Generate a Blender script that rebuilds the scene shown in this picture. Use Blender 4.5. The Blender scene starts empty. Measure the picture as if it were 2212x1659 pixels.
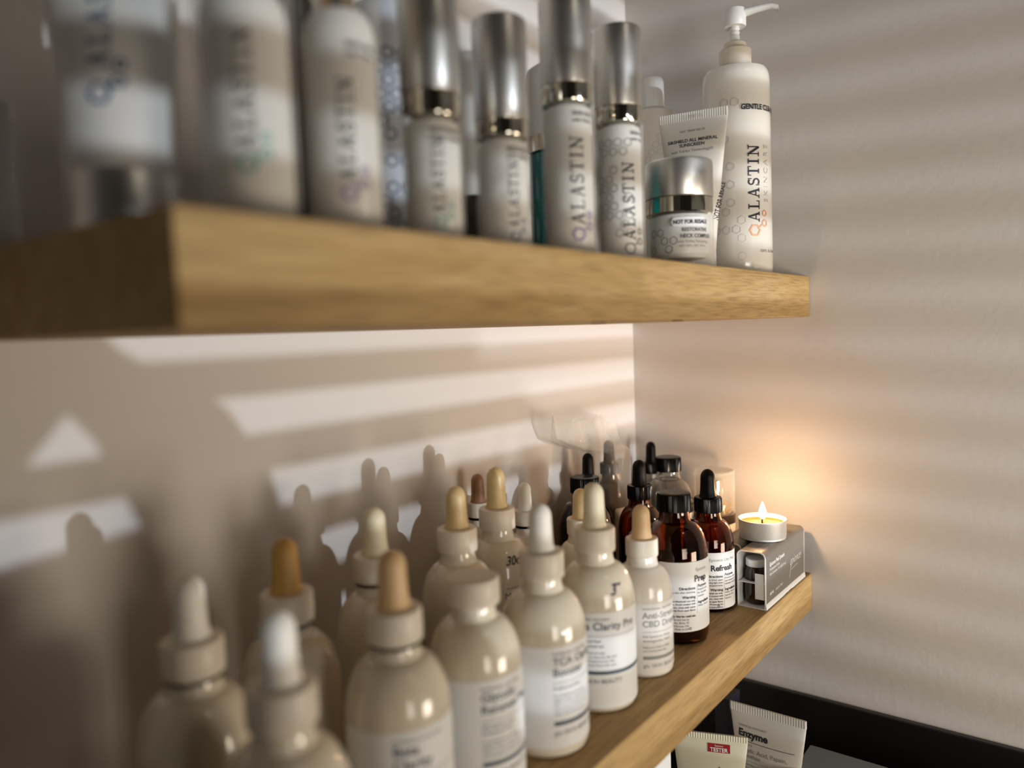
import bpy, bmesh, math, random
from mathutils import Vector, Matrix
random.seed(7)
PI = math.pi
scn = bpy.context.scene
COL = scn.collection

# ------------------------------------------------------------------ camera
cam_d = bpy.data.cameras.new('camera')
cam = bpy.data.objects.new('camera', cam_d)
COL.objects.link(cam)
yaw, pitch, roll = 0.6617, 0.069, -0.0355
fw = Vector((math.cos(pitch) * math.cos(yaw), math.cos(pitch) * math.sin(yaw), -math.sin(pitch)))
rt = fw.cross(Vector((0, 0, 1))).normalized()
up = rt.cross(fw)
r2 = math.cos(roll) * rt + math.sin(roll) * up
u2 = -math.sin(roll) * rt + math.cos(roll) * up
m = Matrix((r2, u2, -fw)).transposed().to_4x4()
m.translation = Vector((-0.68558, -0.20321, 0.22421))
cam.matrix_world = m
cam_d.sensor_width = 36
cam_d.lens = 1647.85 / 2212 * 36
cam_d.clip_start = 0.01
cam_d.dof.use_dof = True
cam_d.dof.focus_distance = 0.60
cam_d.dof.aperture_fstop = 3.4
scn.camera = cam

# ------------------------------------------------------------------ world, lights, exposure
scn.view_settings.view_transform = 'Standard'
scn.view_settings.look = 'None'
scn.view_settings.gamma = 1
scn.view_settings.use_curve_mapping = False
scn.view_settings.exposure = -0.13
w = bpy.data.worlds.new('room_ambience')
scn.world = w
w.use_nodes = True
w.node_tree.nodes['Background'].inputs[0].default_value = (1.0, 0.86, 0.72, 1)
w.node_tree.nodes['Background'].inputs[1].default_value = 0.03


def light(name, kind, loc, direction, energy, color, **kw):
    d = bpy.data.lights.new(name, kind)
    d.energy = energy
    d.color = color
    for k, v in kw.items():
        setattr(d, k, v)
    o = bpy.data.objects.new(name, d)
    o.location = loc
    if direction:
        o.rotation_euler = Vector(direction).to_track_quat('-Z', 'Y').to_euler()
    COL.objects.link(o)
    return o


# low daylight through the blinds, and the softer glow that grazes the side wall
light('low_sun', 'SUN', (0, -2, 0), (0.0, 1, 0.105), 1.25, (0.88, 0.97, 1.06), angle=math.radians(0.45))
light('sky_glow_sun', 'SUN', (-1, -2, 0), (0.32, 1, 0.054), 0.8, (0.90, 0.97, 1.05), angle=math.radians(1.2))
light('warm_fill_light', 'AREA', (-0.13, -0.84, -0.09), (-0.12, 1, 0.22), 4.3, (1.0, 0.85, 0.68),
      shape='RECTANGLE', size=0.30, size_y=0.22)  # warm area lamp added inside the room as general fill
light('side_wall_fill', 'AREA', (-0.64, -0.80, 0.04), (0.68, 0.72, 0.16), 0.85, (1.0, 0.92, 0.82),
      shape='RECTANGLE', size=0.35, size_y=0.3, spread=math.radians(74))  # added fill for the side wall, no window stands here; spread kept narrow
light('ceiling_spot', 'POINT', (-0.42, -0.75, 1.0), None, 0.8, (1.0, 0.88, 0.72), shadow_soft_size=0.028)


# ------------------------------------------------------------------ materials
def nt(mat):
    mat.use_nodes = True
    return mat.node_tree, mat.node_tree.nodes['Principled BSDF']


def setp(b, **kw):
    for k, v in kw.items():
        k = k.replace('_', ' ')
        if isinstance(v, tuple) and len(v) == 3:
            v = (*v, 1)
        b.inputs[k].default_value = v


def plain(name, color, rough=0.4, var=0.04, scale=30, bump=0.0, **kw):
    """colour with a faint noise variation and optional fine bump"""
    mt = bpy.data.materials.new(name)
    t, b = nt(mt)
    setp(b, Roughness=rough, **kw)
    n = t.nodes.new('ShaderNodeTexNoise')
    n.inputs['Scale'].default_value = scale
    n.inputs['Detail'].default_value = 4
    tc = t.nodes.new('ShaderNodeTexCoord')
    t.links.new(tc.outputs['Object'], n.inputs['Vector'])
    mx = t.nodes.new('ShaderNodeMix')
    mx.data_type = 'RGBA'
    mx.inputs[6].default_value = (*[c * (1 - var) for c in color], 1)
    mx.inputs[7].default_value = (*[min(1, c * (1 + var)) for c in color], 1)
    t.links.new(n.outputs['Fac'], mx.inputs[0])
    t.links.new(mx.outputs[2], b.inputs['Base Color'])
    if bump:
        bp = t.nodes.new('ShaderNodeBump')
        bp.inputs['Strength'].default_value = bump
        bp.inputs['Distance'].default_value = 0.001
        n2 = t.nodes.new('ShaderNodeTexNoise')
        n2.inputs['Scale'].default_value = scale * 12
        t.links.new(tc.outputs['Object'], n2.inputs['Vector'])
        t.links.new(n2.outputs['Fac'], bp.inputs['Height'])
        t.links.new(bp.outputs['Normal'], b.inputs['Normal'])
    return mt


def wood(name, c0, c1, c2):
    mt = bpy.data.materials.new(name)
    t, b = nt(mt)
    setp(b, Roughness=0.6, Specular_IOR_Level=0.3)
    tc = t.nodes.new('ShaderNodeTexCoord')
    mp = t.nodes.new('ShaderNodeMapping')
    mp.inputs['Scale'].default_value = (5, 55, 55)
    t.links.new(tc.outputs['Object'], mp.inputs['Vector'])
    n = t.nodes.new('ShaderNodeTexNoise')
    n.inputs['Scale'].default_value = 1.5
    n.inputs['Detail'].default_value = 6
    n.inputs['Distortion'].default_value = 0.6
    t.links.new(mp.outputs['Vector'], n.inputs['Vector'])
    mp2 = t.nodes.new('ShaderNodeMapping')
    mp2.inputs['Scale'].default_value = (38, 900, 900)
    t.links.new(tc.outputs['Object'], mp2.inputs['Vector'])
    n2 = t.nodes.new('ShaderNodeTexNoise')
    n2.inputs['Scale'].default_value = 1.0
    n2.inputs['Detail'].default_value = 3
    t.links.new(mp2.outputs['Vector'], n2.inputs['Vector'])
    cr = t.nodes.new('ShaderNodeValToRGB')
    e = cr.color_ramp.elements
    e[0].position = 0.3
    e[0].color = (*c0, 1)
    e[1].position = 0.72
    e[1].color = (*c2, 1)
    k = e.new(0.5)
    k.color = (*c1, 1)
    t.links.new(n.outputs['Fac'], cr.inputs['Fac'])
    mx = t.nodes.new('ShaderNodeMix')
    mx.data_type = 'RGBA'
    mx.blend_type = 'MULTIPLY'
    mx.inputs[0].default_value = 0.55
    cr2 = t.nodes.new('ShaderNodeValToRGB')
    cr2.color_ramp.elements[0].position = 0.35
    cr2.color_ramp.elements[0].color = (0.45, 0.4, 0.34, 1)
    cr2.color_ramp.elements[1].position = 0.55
    cr2.color_ramp.elements[1].color = (1, 1, 1, 1)
    t.links.new(n2.outputs['Fac'], cr2.inputs['Fac'])
    t.links.new(cr.outputs['Color'], mx.inputs[6])
    t.links.new(cr2.outputs['Color'], mx.inputs[7])
    t.links.new(mx.outputs[2], b.inputs['Base Color'])
    bp = t.nodes.new('ShaderNodeBump')
    bp.inputs['Strength'].default_value = 0.25
    bp.inputs['Distance'].default_value = 0.0004
    t.links.new(n2.outputs['Fac'], bp.inputs['Height'])
    t.links.new(bp.outputs['Normal'], b.inputs['Normal'])
    return mt


def glass(name, color, rough=0.02, ior=1.45):
    mt = bpy.data.materials.new(name)
    t, b = nt(mt)
    setp(b, Base_Color=color, Roughness=rough, IOR=ior, Transmission_Weight=1.0)
    return mt


def film(name, color, opacity, rough=0.15):
    """thin clear plastic: mostly see-through with a glossy skin"""
    mt = bpy.data.materials.new(name)
    t, b = nt(mt)
    out = t.nodes['Material Output']
    setp(b, Base_Color=color, Roughness=rough)
    tr = t.nodes.new('ShaderNodeBsdfTransparent')
    tr.inputs[0].default_value = (0.97, 0.965, 0.95, 1)
    lw = t.nodes.new('ShaderNodeLayerWeight')
    lw.inputs['Blend'].default_value = 0.5
    pw = t.nodes.new('ShaderNodeMath')
    pw.operation = 'POWER'
    pw.inputs[1].default_value = 4.0
    t.links.new(lw.outputs['Facing'], pw.inputs[0])
    ad = t.nodes.new('ShaderNodeMath')
    ad.operation = 'MULTIPLY_ADD'
    ad.inputs[1].default_value = 0.75
    ad.inputs[2].default_value = opacity
    ad.use_clamp = True
    t.links.new(pw.outputs[0], ad.inputs[0])
    ms = t.nodes.new('ShaderNodeMixShader')
    t.links.new(ad.outputs[0], ms.inputs[0])
    t.links.new(tr.outputs[0], ms.inputs[1])
    t.links.new(b.outputs[0], ms.inputs[2])
    t.links.new(ms.outputs[0], out.inputs[0])
    return mt


M = {}
M['wall'] = plain('painted_wall', (0.70, 0.665, 0.635), 0.75, 0.02, 14, bump=0.2)
M['oak'] = wood('oak_veneer', (0.41, 0.255, 0.095), (0.475, 0.31, 0.125), (0.54, 0.37, 0.17))
M['oak_end'] = M['oak']
M['cream'] = plain('cream_glazed_bottle', (0.72, 0.65, 0.52), 0.16, 0.03, 20, Coat_Weight=0.5, Coat_Roughness=0.05)
M['milk'] = plain('white_glazed_bottle', (0.82, 0.78, 0.70), 0.2, 0.02, 20, Coat_Weight=0.4, Coat_Roughness=0.05)
M['cap'] = plain('ivory_plastic', (0.76, 0.69, 0.58), 0.42, 0.03, 60)
M['bulb_ivory'] = plain('ivory_rubber', (0.80, 0.73, 0.54), 0.5, 0.05, 60)
M['bulb_white'] = plain('white_rubber', (0.86, 0.84, 0.76), 0.5, 0.04, 60)
M['bulb_amber'] = plain('amber_rubber', (0.62, 0.36, 0.10), 0.45, 0.08, 60)
M['bulb_tan'] = plain('tan_rubber', (0.72, 0.50, 0.26), 0.45, 0.08, 60)
M['bulb_brown'] = plain('brown_rubber', (0.32, 0.17, 0.09), 0.45, 0.08, 60)
M['bulb_yellow'] = plain('yellowed_rubber', (0.66, 0.50, 0.25), 0.4, 0.08, 60)
M['black'] = plain('black_plastic', (0.003, 0.0027, 0.0027), 0.2, 0.1, 60, Specular_IOR_Level=0.13)
M['black_rubber'] = plain('black_rubber', (0.004, 0.0035, 0.0035), 0.4, 0.1, 60, Specular_IOR_Level=0.12)
M['label'] = plain('white_paper_label', (0.83, 0.84, 0.84), 0.45, 0.015, 80)
M['ink'] = plain('black_ink', (0.02, 0.022, 0.03), 0.5, 0.0, 50)
M['ink_grey'] = plain('grey_ink', (0.30, 0.30, 0.29), 0.5, 0.0, 50)
M['ink_faint'] = plain('faint_grey_print', (0.64, 0.62, 0.58), 0.5, 0.0, 50)
M['ink_blue'] = plain('navy_ink', (0.03, 0.08, 0.20), 0.5, 0.0, 50)
M['ink_slate'] = plain('slate_band_ink', (0.07, 0.10, 0.13), 0.5, 0.0, 50)
M['ink_teal'] = plain('teal_ink', (0.12, 0.52, 0.42), 0.5, 0.0, 50)
M['ink_violet'] = plain('violet_ink', (0.38, 0.28, 0.60), 0.5, 0.0, 50)
M['ink_orange'] = plain('orange_ink', (0.85, 0.42, 0.22), 0.5, 0.0, 50)
M['ink_white'] = plain('white_print', (0.86, 0.86, 0.84), 0.5, 0.0, 50)
M['amber'] = glass('amber_glass', (0.36, 0.115, 0.018))
M['amber_dark'] = glass('dark_amber_glass', (0.08, 0.018, 0.005))
M['clear'] = glass('clear_glass', (0.95, 0.95, 0.93))
M['acrylic'] = film('clear_acrylic', (0.85, 0.83, 0.78), 0.10, 0.06)
M['liquid'] = plain('dark_brown_liquid', (0.018, 0.006, 0.003), 0.1, 0.1, 40)
M['silver'] = plain('satin_silver', (0.78, 0.765, 0.73), 0.36, 0.02, 50, Metallic=1.0)
M['mirror'] = plain('polished_silver', (0.72, 0.68, 0.58), 0.06, 0.01, 50, Metallic=1.0)
M['gold'] = plain('pale_gold_metal', (0.72, 0.52, 0.28), 0.18, 0.03, 50, Metallic=1.0)
M['alu'] = plain('tealight_aluminium', (0.92, 0.92, 0.91), 0.33, 0.03, 300, bump=0.25, Metallic=0.5)
M['white_plastic'] = plain('white_plastic', (0.80, 0.79, 0.76), 0.35, 0.02, 40)
M['tube_plastic'] = plain('soft_tube_plastic', (0.79, 0.76, 0.69), 0.3, 0.02, 40)
M['tube_cream'] = plain('cream_tube_plastic', (0.78, 0.75, 0.58), 0.28, 0.03, 40)
M['teal'] = plain('teal_acrylic', (0.004, 0.16, 0.17), 0.12, 0.03, 30)
M['blue_white'] = plain('cool_white_plastic', (0.70, 0.74, 0.82), 0.3, 0.02, 40)
M['brown_bottle'] = plain('dark_brown_bottle', (0.035, 0.02, 0.012), 0.2, 0.05, 30)
M['carton'] = plain('grey_printed_card', (0.20, 0.185, 0.165), 0.38, 0.04, 60)
M['carton_in'] = plain('white_card_core', (0.76, 0.75, 0.72), 0.6, 0.03, 60)
M['jar_brown'] = plain('brown_glass_jar', (0.03, 0.012, 0.007), 0.12, 0.05, 30)
M['red'] = plain('dark_red_label', (0.36, 0.015, 0.02), 0.45, 0.03, 40)
M['navy'] = plain('navy_card', (0.012, 0.012, 0.02), 0.4, 0.03, 40)
M['grey_card'] = plain('slate_grey_card', (0.20, 0.23, 0.25), 0.45, 0.05, 25)
M['black_gloss'] = plain('black_laminate', (0.010, 0.009, 0.009), 0.3, 0.1, 20)
M['film'] = film('plastic_bag_film', (0.80, 0.77, 0.72), 0.20, 0.15)
M['blind'] = plain('blind_slat_paint', (0.75, 0.72, 0.68), 0.5, 0.02, 20)
M['light_blocker'] = plain('dark_blocker_sheet', (0.06, 0.05, 0.04), 0.9, 0.1, 40)  # for the added out-of-view sheet that blocks the sun
M['wick'] = plain('charred_wick', (0.02, 0.015, 0.01), 0.9, 0.1, 200)
mt = M['wax'] = plain('melted_wax', (0.50, 0.17, 0.045), 0.12, 0.03, 60, Subsurface_Weight=0.4, Subsurface_Scale=0.01)
mt = M['flame'] = bpy.data.materials.new('candle_flame')
t, b = nt(mt)
tc = t.nodes.new('ShaderNodeTexCoord')
sp = t.nodes.new('ShaderNodeSeparateXYZ')
t.links.new(tc.outputs['Generated'], sp.inputs[0])
cr = t.nodes.new('ShaderNodeValToRGB')
cr.color_ramp.elements[0].color = (1.0, 0.55, 0.18, 1)
cr.color_ramp.elements[1].position = 0.35
cr.color_ramp.elements[1].color = (1.0, 0.86, 0.6, 1)
t.links.new(sp.outputs['Z'], cr.inputs[0])
em = t.nodes.new('ShaderNodeEmission')
em.inputs[1].default_value = 14
t.links.new(cr.outputs[0], em.inputs[0])
t.links.new(em.outputs[0], t.nodes['Material Output'].inputs[0])


# ------------------------------------------------------------------ object helpers
def mesh_obj(name, me, parent=None, loc=None):
    o = bpy.data.objects.new(name, me)
    COL.objects.link(o)
    if parent:
        o.parent = parent
    if loc:
        o.location = loc
    return o


def mk(name, verts, faces, mat, smooth=None):
    me = bpy.data.meshes.new(name)
    me.from_pydata(verts, [], faces)
    bm = bmesh.new()
    bm.from_mesh(me)
    bmesh.ops.recalc_face_normals(bm, faces=bm.faces)
    bm.to_mesh(me)
    bm.free()
    me.materials.append(M[mat] if isinstance(mat, str) else mat)
    if smooth is not None:
        me.polygons.foreach_set('use_smooth', [True] * len(me.polygons))
        me.set_sharp_from_angle(angle=math.radians(smooth))
    return me


def lathe(name, prof, mat, seg=56, smooth=35, ribs=0, rib_d=0.0, rib_range=None, closed=False, shape=None):
    """prof: list of (r, z) from the bottom axis up. ribs press a vertical knurl into rib_range"""
    vs, fs, rings = [], [], []
    for r, z in prof:
        if r < 1e-6:
            rings.append([len(vs)])
            vs.append((0, 0, z))
        else:
            idx = []
            for i in range(seg):
                a = 2 * PI * i / seg
                rr = r
                if ribs and rib_range[0] <= z <= rib_range[1] and i % 2:
                    rr = r - rib_d
                x, y = rr * math.cos(a), rr * math.sin(a)
                if shape:
                    x, y = shape(x, y, z)
                idx.append(len(vs))
                vs.append((x, y, z))
            rings.append(idx)
    pairs = list(zip(rings, rings[1:]))
    if closed:
        pairs.append((rings[-1], rings[0]))
    for A, B in pairs:
        if len(A) == 1 and len(B) == 1:
            continue
        for i in range(seg):
            j = (i + 1) % seg
            if len(A) == 1:
                fs.append((A[0], B[j], B[i]))
            elif len(B) == 1:
                fs.append((A[i], A[j], B[0]))
            else:
                fs.append((A[i], A[j], B[j], B[i]))
    return mk(name, vs, fs, mat, smooth)


def box_mesh(name, x0, x1, y0, y1, z0, z1, mat, bevel=0.0, seg=2):
    bm = bmesh.new()
    bmesh.ops.create_cube(bm, size=1)
    for v in bm.verts:
        v.co = Vector((x0 + (v.co.x + .5) * (x1 - x0), y0 + (v.co.y + .5) * (y1 - y0), z0 + (v.co.z + .5) * (z1 - z0)))
    if bevel:
        bmesh.ops.bevel(bm, geom=bm.edges[:], offset=bevel, segments=seg, affect='EDGES', profile=0.5)
    me = bpy.data.meshes.new(name)
    bm.to_mesh(me)
    bm.free()
    me.materials.append(M[mat])
    return me


def tag(o, label, cat, group=None):
    o['label'] = label
    o['category'] = cat
    if group:
        o['group'] = group
    return o


def thing(name, label, cat, loc, rotz=0, group=None):
    o = bpy.data.objects.new(name, None)
    o.empty_display_size = 0.01
    COL.objects.link(o)
    o.location = loc
    o.rotation_euler = (0, 0, rotz)
    return tag(o, label, cat, group)


def struct(name, me):
    o = mesh_obj(name, me)
    o['kind'] = 'structure'
    return o


VIEW = (-0.6856, -0.2032)      # where the photographer stood; bottles are turned with their labels this way


def face(x, y, off=0):
    return math.atan2(VIEW[1] - y, VIEW[0] - x) + math.radians(off)


# ------------------------------------------------------------------ lettering
def text_mesh(name, body, size, mat, bold=0.0, align='LEFT', space=1.0, sx=1.0, shear=0.0, line=1.0):
    cu = bpy.data.curves.new('tmp_text', 'FONT')
    cu.body = body
    cu.size = size
    cu.offset = bold
    cu.align_x = align
    cu.space_character = space
    cu.space_line = line
    cu.shear = shear
    cu.resolution_u = 3
    ob = bpy.data.objects.new('tmp_text', cu)
    COL.objects.link(ob)
    dg = bpy.context.evaluated_depsgraph_get()
    me = bpy.data.meshes.new_from_object(ob.evaluated_get(dg))
    bpy.data.objects.remove(ob)
    bpy.data.curves.remove(cu)
    me.name = name
    me.materials.clear()
    me.materials.append(M[mat])
    for v in me.vertices:
        v.co.x *= sx
    return me


def strip(name, polys, mat):
    """flat pieces (lists of 2-D corners) as one mesh in the XY plane"""
    vs, fs = [], []
    for p in polys:
        fs.append(tuple(range(len(vs), len(vs) + len(p))))
        vs += [(x, y, 0) for x, y in p]
    me = bpy.data.meshes.new(name)
    me.from_pydata(vs, [], fs)
    me.materials.append(M[mat])
    return me


def subdiv_x(me, step):
    """cut a flat mesh along x so it can be bent round a bottle"""
    bm = bmesh.new()
    bm.from_mesh(me)
    xs = [v.co.x for v in bm.verts]
    x = min(xs) + step
    while x < max(xs):
        bmesh.ops.bisect_plane(bm, geom=bm.verts[:] + bm.edges[:] + bm.faces[:], plane_co=(x, 0, 0), plane_no=(1, 0, 0))
        x += step
    bm.to_mesh(me)
    bm.free()


def wrap(me, R, a0, z0, lift=0.00012, vertical=False, rfun=None):
    """bend a flat mesh round a cylinder; a0 = start angle (to the viewer's right = +)"""
    if vertical:
        for v in me.vertices:
            v.co = Vector((-v.co.y, v.co.x, 0))
    subdiv_x(me, R * 0.12)
    for v in me.vertices:
        z = z0 + v.co.y
        r = (rfun(z) if rfun else R) + lift
        a = a0 + v.co.x / R
        v.co = Vector((r * math.cos(a), r * math.sin(a), z))
    return me


def wrap_text(parent, body, size, mat, R, adeg, z, **kw):
    vert = kw.pop('vertical', False)
    rfun = kw.pop('rfun', None)
    lift = kw.pop('lift', 0.0003)
    if not body.strip():
        return None
    me = text_mesh('lettering', body, size, mat, **kw)
    wrap(me, R, math.radians(adeg), z, lift, vert, rfun)
    return mesh_obj('lettering', me, parent)


def band(name, R, a0, a1, z0, z1, mat, lift=0.0002, corner=0.0, n=28):
    """a label: part of a cylinder wall with rounded corners at both ends"""
    vs, fs = [], []
    th = 0.0001
    for i in range(n + 1):
        tpar = i / n
        a = math.radians(a0 + (a1 - a0) * tpar)
        d = min(tpar, 1 - tpar) * abs(math.radians(a1 - a0)) * R
        c = 0.0
        if corner and d < corner:
            c = corner - math.sqrt(max(0, corner ** 2 - (corner - d) ** 2))
        for r in (R + lift, R + lift - th):
            vs.append((r * math.cos(a), r * math.sin(a), z0 + c))
            vs.append((r * math.cos(a), r * math.sin(a), z1 - c))
    for i in range(n):
        o = i * 4
        p = o + 4
        fs += [(o, p, p + 1, o + 1), (o + 3, p + 3, p + 2, o + 2), (o + 1, p + 1, p + 3, o + 3), (o + 2, p + 2, p, o)]
    fs += [(0, 1, 3, 2), (n * 4, n * 4 + 2, n * 4 + 3, n * 4 + 1)]
    return mk(name, vs, fs, mat, 30)


def seg_poly(p, q, wd):
    """thick line from p to q as a quad"""
    dx, dy = q[0] - p[0], q[1] - p[1]
    l = math.hypot(dx, dy) or 1
    nx, ny = -dy / l * wd / 2, dx / l * wd / 2
    return [(p[0] + nx, p[1] + ny), (p[0] - nx, p[1] - ny), (q[0] - nx, q[1] - ny), (q[0] + nx, q[1] + ny)]


def hexa(cx, cy, r, wd, rot=0):
    """outline hexagon as six pieces"""
    out = []
    for i in range(6):
        a, b = rot + i * PI / 3, rot + (i + 1) * PI / 3
        o, n = r, r - wd
        out.append([(cx + o * math.cos(a), cy + o * math.sin(a)), (cx + o * math.cos(b), cy + o * math.sin(b)),
                    (cx + n * math.cos(b), cy + n * math.sin(b)), (cx + n * math.cos(a), cy + n * math.sin(a))])
    return out


def serif_word(h):
    """the word ALASTIN in slab-serif capitals drawn from strokes; returns polys and the length"""
    th, tn, sw = h * 0.16, h * 0.085, h * 0.07     # thick, thin, serif height
    P = []
    x = 0.0
    gap = h * 0.20

    def bar(x0, x1, y0, y1):
        P.append([(x0, y0), (x1, y0), (x1, y1), (x0, y1)])
    for ch in 'ALASTIN':
        if ch == 'A':
            wd = h * 0.86
            P.append(seg_poly((x + wd * .16, 0), (x + wd * .49, h), tn))
            P.append(seg_poly((x + wd * .84, 0), (x + wd * .51, h), th))
            bar(x + wd * .28, x + wd * .72, h * .30, h * .38)
            bar(x, x + wd * .34, 0, sw)
            bar(x + wd * .62, x + wd, 0, sw)
        elif ch == 'L':
            wd = h * 0.72
            bar(x + wd * .2, x + wd * .2 + th, 0, h)
            bar(x, x + wd, 0, sw)
            bar(x, x + wd * .6, h - sw, h)
            bar(x + wd - sw, x + wd, 0, h * .28)
        elif ch == 'S':
            wd = h * 0.6
            pts = []
            for i in range(11):
                a = math.radians(40 + i * 22)
                pts.append((x + wd / 2 + wd * .38 * math.cos(a), h * .74 + h * .22 * math.sin(a)))
            for i in range(11):
                a = math.radians(80 - i * 22)
                pts.append((x + wd / 2 + wd * .42 * math.cos(a), h * .27 + h * .25 * math.sin(a)))
            for p, q in zip(pts, pts[1:]):
                P.append(seg_poly(p, q, th * .75))
            bar(x + wd * .86, x + wd * .86 + sw, h * .70, h)
            bar(x + wd * .0, x + wd * .0 + sw, 0, h * .3)
        elif ch == 'T':
            wd = h * 0.78
            bar(x + wd / 2 - th / 2, x + wd / 2 + th / 2, 0, h)
            bar(x, x + wd, h - sw, h)
            bar(x + wd * .25, x + wd * .75, 0, sw)
            bar(x, x + sw, h * .74, h)
            bar(x + wd - sw, x + wd, h * .74, h)
        elif ch == 'I':
            wd = h * 0.42
            bar(x + wd / 2 - th / 2, x + wd / 2 + th / 2, 0, h)
            bar(x, x + wd, h - sw, h)
            bar(x, x + wd, 0, sw)
        elif ch == 'N':
            wd = h * 0.9
            bar(x + wd * .18, x + wd * .18 + tn, 0, h)
            bar(x + wd * .82, x + wd * .82 + tn, 0, h)
            P.append(seg_poly((x + wd * .18, h), (x + wd * .86, 0), th))
            bar(x, x + wd * .42, 0, sw)
            bar(x, x + wd * .3, h - sw, h)
            bar(x + wd * .66, x + wd * 1.06, h - sw, h)
        x += wd + gap
    return P, x


def brand_print(parent, R, adeg, zlo, zhi, logo='ink_teal', ink='ink', sub=True, lift=0.0002):
    """vertical word with the linked-hexagon mark under it, reading upwards"""
    Lg = zhi - zlo
    h = Lg * 0.82 / (serif_word(1.0)[1])
    P, ln = serif_word(h)
    off = Lg * 0.155
    me = strip('lettering', [[(x + off, y) for x, y in p] for p in P], ink)
    wrap(me, R, math.radians(adeg), zlo, lift, True)
    mesh_obj('lettering', me, parent)
    r = h * 0.55
    H = hexa(r, h * .45, r, r * .3, PI / 6) + hexa(r * 2.1, -h * .55, r * .62, r * .22) + hexa(r * 3.6, -h * .55, r * .55, r * .22)
    H += [seg_poly((r * 1.5, h * .0), (r * 1.9, -h * .25), r * .2)]
    me = strip('emblem', H, logo)
    wrap(me, R, math.radians(adeg), zlo, lift, True)
    mesh_obj('emblem', me, parent)
    if sub:
        tm = text_mesh('lettering', 'SKINCARE', h * 0.72, 'ink_faint', space=1.5)
        mxx = max(v.co.x for v in tm.vertices)
        for v in tm.vertices:
            v.co.x = off + r * 3 + v.co.x * (Lg * .74 - r * 2) / mxx
            v.co.y -= h * 1.05
        wrap(tm, R, math.radians(adeg), zlo, lift, True)
        mesh_obj('lettering', tm, parent)


def hex_pattern(parent, R, a0, a1, z0, z1, size, mat='ink_faint', seed=1, lift=0.00015, fill=0.5):
    rnd = random.Random(seed)
    H = []
    Lx = math.radians(a1 - a0) * R
    sx, sy = size * 1.75, size * 1.55
    j = 0
    y = 0
    while y < z1 - z0:
        x = (j % 2) * sx / 2
        while x < Lx:
            if rnd.random() < fill:
                H += hexa(x, y, size * .8, size * .16, PI / 6)
            x += sx
        y += sy
        j += 1
    me = strip('hexagon_print', H, mat)
    wrap(me, R, math.radians(a0), z0, lift)
    mesh_obj('hexagon_print', me, parent)


# ------------------------------------------------------------------ room and shelves
UZ = 0.2627                                         # top of the upper shelf
struct('wall_back', box_mesh('wall_back', -2.2, 0.08, 0.1735, 0.24, -0.9, 1.4, 'wall'))
struct('wall_right', box_mesh('wall_right', 0.0, 0.08, -0.30, 0.1735, -0.9, 1.4, 'wall'))
struct('floor', box_mesh('floor', -2.2, 0.6, -1.1, 0.24, -0.95, -0.9, 'black_gloss'))
struct('baseboard_right', box_mesh('baseboard_right', -0.006, 0.0, -0.30, 0.1732, -0.24, -0.112, 'black_gloss', 0.001))


def shelf_obj(name, z0, z1, xl, label):
    t = thing(name, label, 'shelf', (0, 0, z0))
    me = box_mesh('board', xl, -0.0002, 0.0, 0.173, 0, z1 - z0, 'oak', 0.0008, 2)
    mesh_obj('board', me, t)
    return t


u = shelf_obj('floating_shelf', 0.2277, UZ, -0.574, 'upper oak shelf with pale silver-capped bottles and a thick front edge')
for x in (-0.34, -0.246):
    mesh_obj('staple', box_mesh('staple', x - .006, x + .006, 0.006, 0.0075, -0.0007, 0.0004, 'brown_bottle'), u)
shelf_obj('floating_shelf', -0.0328, 0.0, -0.80, 'lower oak shelf crowded with dropper bottles and a lit tealight')
k = thing('counter', 'black counter under the lower shelf holding tubes', 'counter', (0, 0, -0.26))
mesh_obj('counter_top', box_mesh('counter_top', -0.9, -0.0065, -0.30, 0.173, 0, 0.02, 'black_gloss', 0.001), k)
mesh_obj('plinth', box_mesh('plinth', -0.88, -0.008, -0.28, 0.172, -0.63, 0, 'black_gloss'), k)

# the window with its blind, in front of the shelves
win = struct('window_1', box_mesh('window_1', -1.75, 0.75, -0.935, -0.925, 1.12, 1.2, 'blind', 0.002))
PITCH = 0.0435
slat_me = None
ZB = 0.0698                                         # centre of one gap
sl_vs = []
nk = 26
for i in range(-22, nk):
    zc = ZB + (i + 0.5) * PITCH
    if slat_me is None:
        bm = bmesh.new()
        bmesh.ops.create_cube(bm, size=1)
        for v in bm.verts:
            v.co = Vector((v.co.x * 2.4, v.co.y * 0.044, v.co.z * 0.0022))
        bmesh.ops.rotate(bm, verts=bm.verts, cent=(0, 0, 0), matrix=Matrix.Rotation(math.radians(33), 3, 'X'))
        slat_me = bpy.data.meshes.new('slat')
        bm.to_mesh(slat_me)
        bm.free()
        slat_me.materials.append(M['blind'])
    mesh_obj('slat', slat_me, win, (-0.5, -0.90, zc))

# unseen sheet added to block the low sun, cut to the wall's shadow shapes
vs, fs = [], []


def interp(tab, z):
    for (za, xa), (zb, xb) in zip(tab, tab[1:]):
        if za <= z <= zb:
            return xa + (xb - xa) * (z - za) / (zb - za)
    return tab[0][1] if z < tab[0][0] else tab[-1][1]


def sheet(n, m_, fn):
    o = len(vs)
    for j in range(m_ + 1):
        for i in range(n + 1):
            vs.append(fn(i / n, j / m_))
    for j in range(m_):
        for i in range(n):
            a = o + j * (n + 1) + i
            fs.append((a, a + 1, a + n + 2, a + n + 1))


DZ = 0.1085
LZ = [(-.9, -.70), (.124, -.70), (.128, -.503), (.14, -.507), (.181, -.524), (.195, -.535), (.30, -.62), (1.3, -.75)]
RZ = [(-.9, -.30), (.0, -.39), (.15, -.430), (.19, -.455), (.223, -.510), (.30, -.575), (1.3, -.70)]


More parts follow.
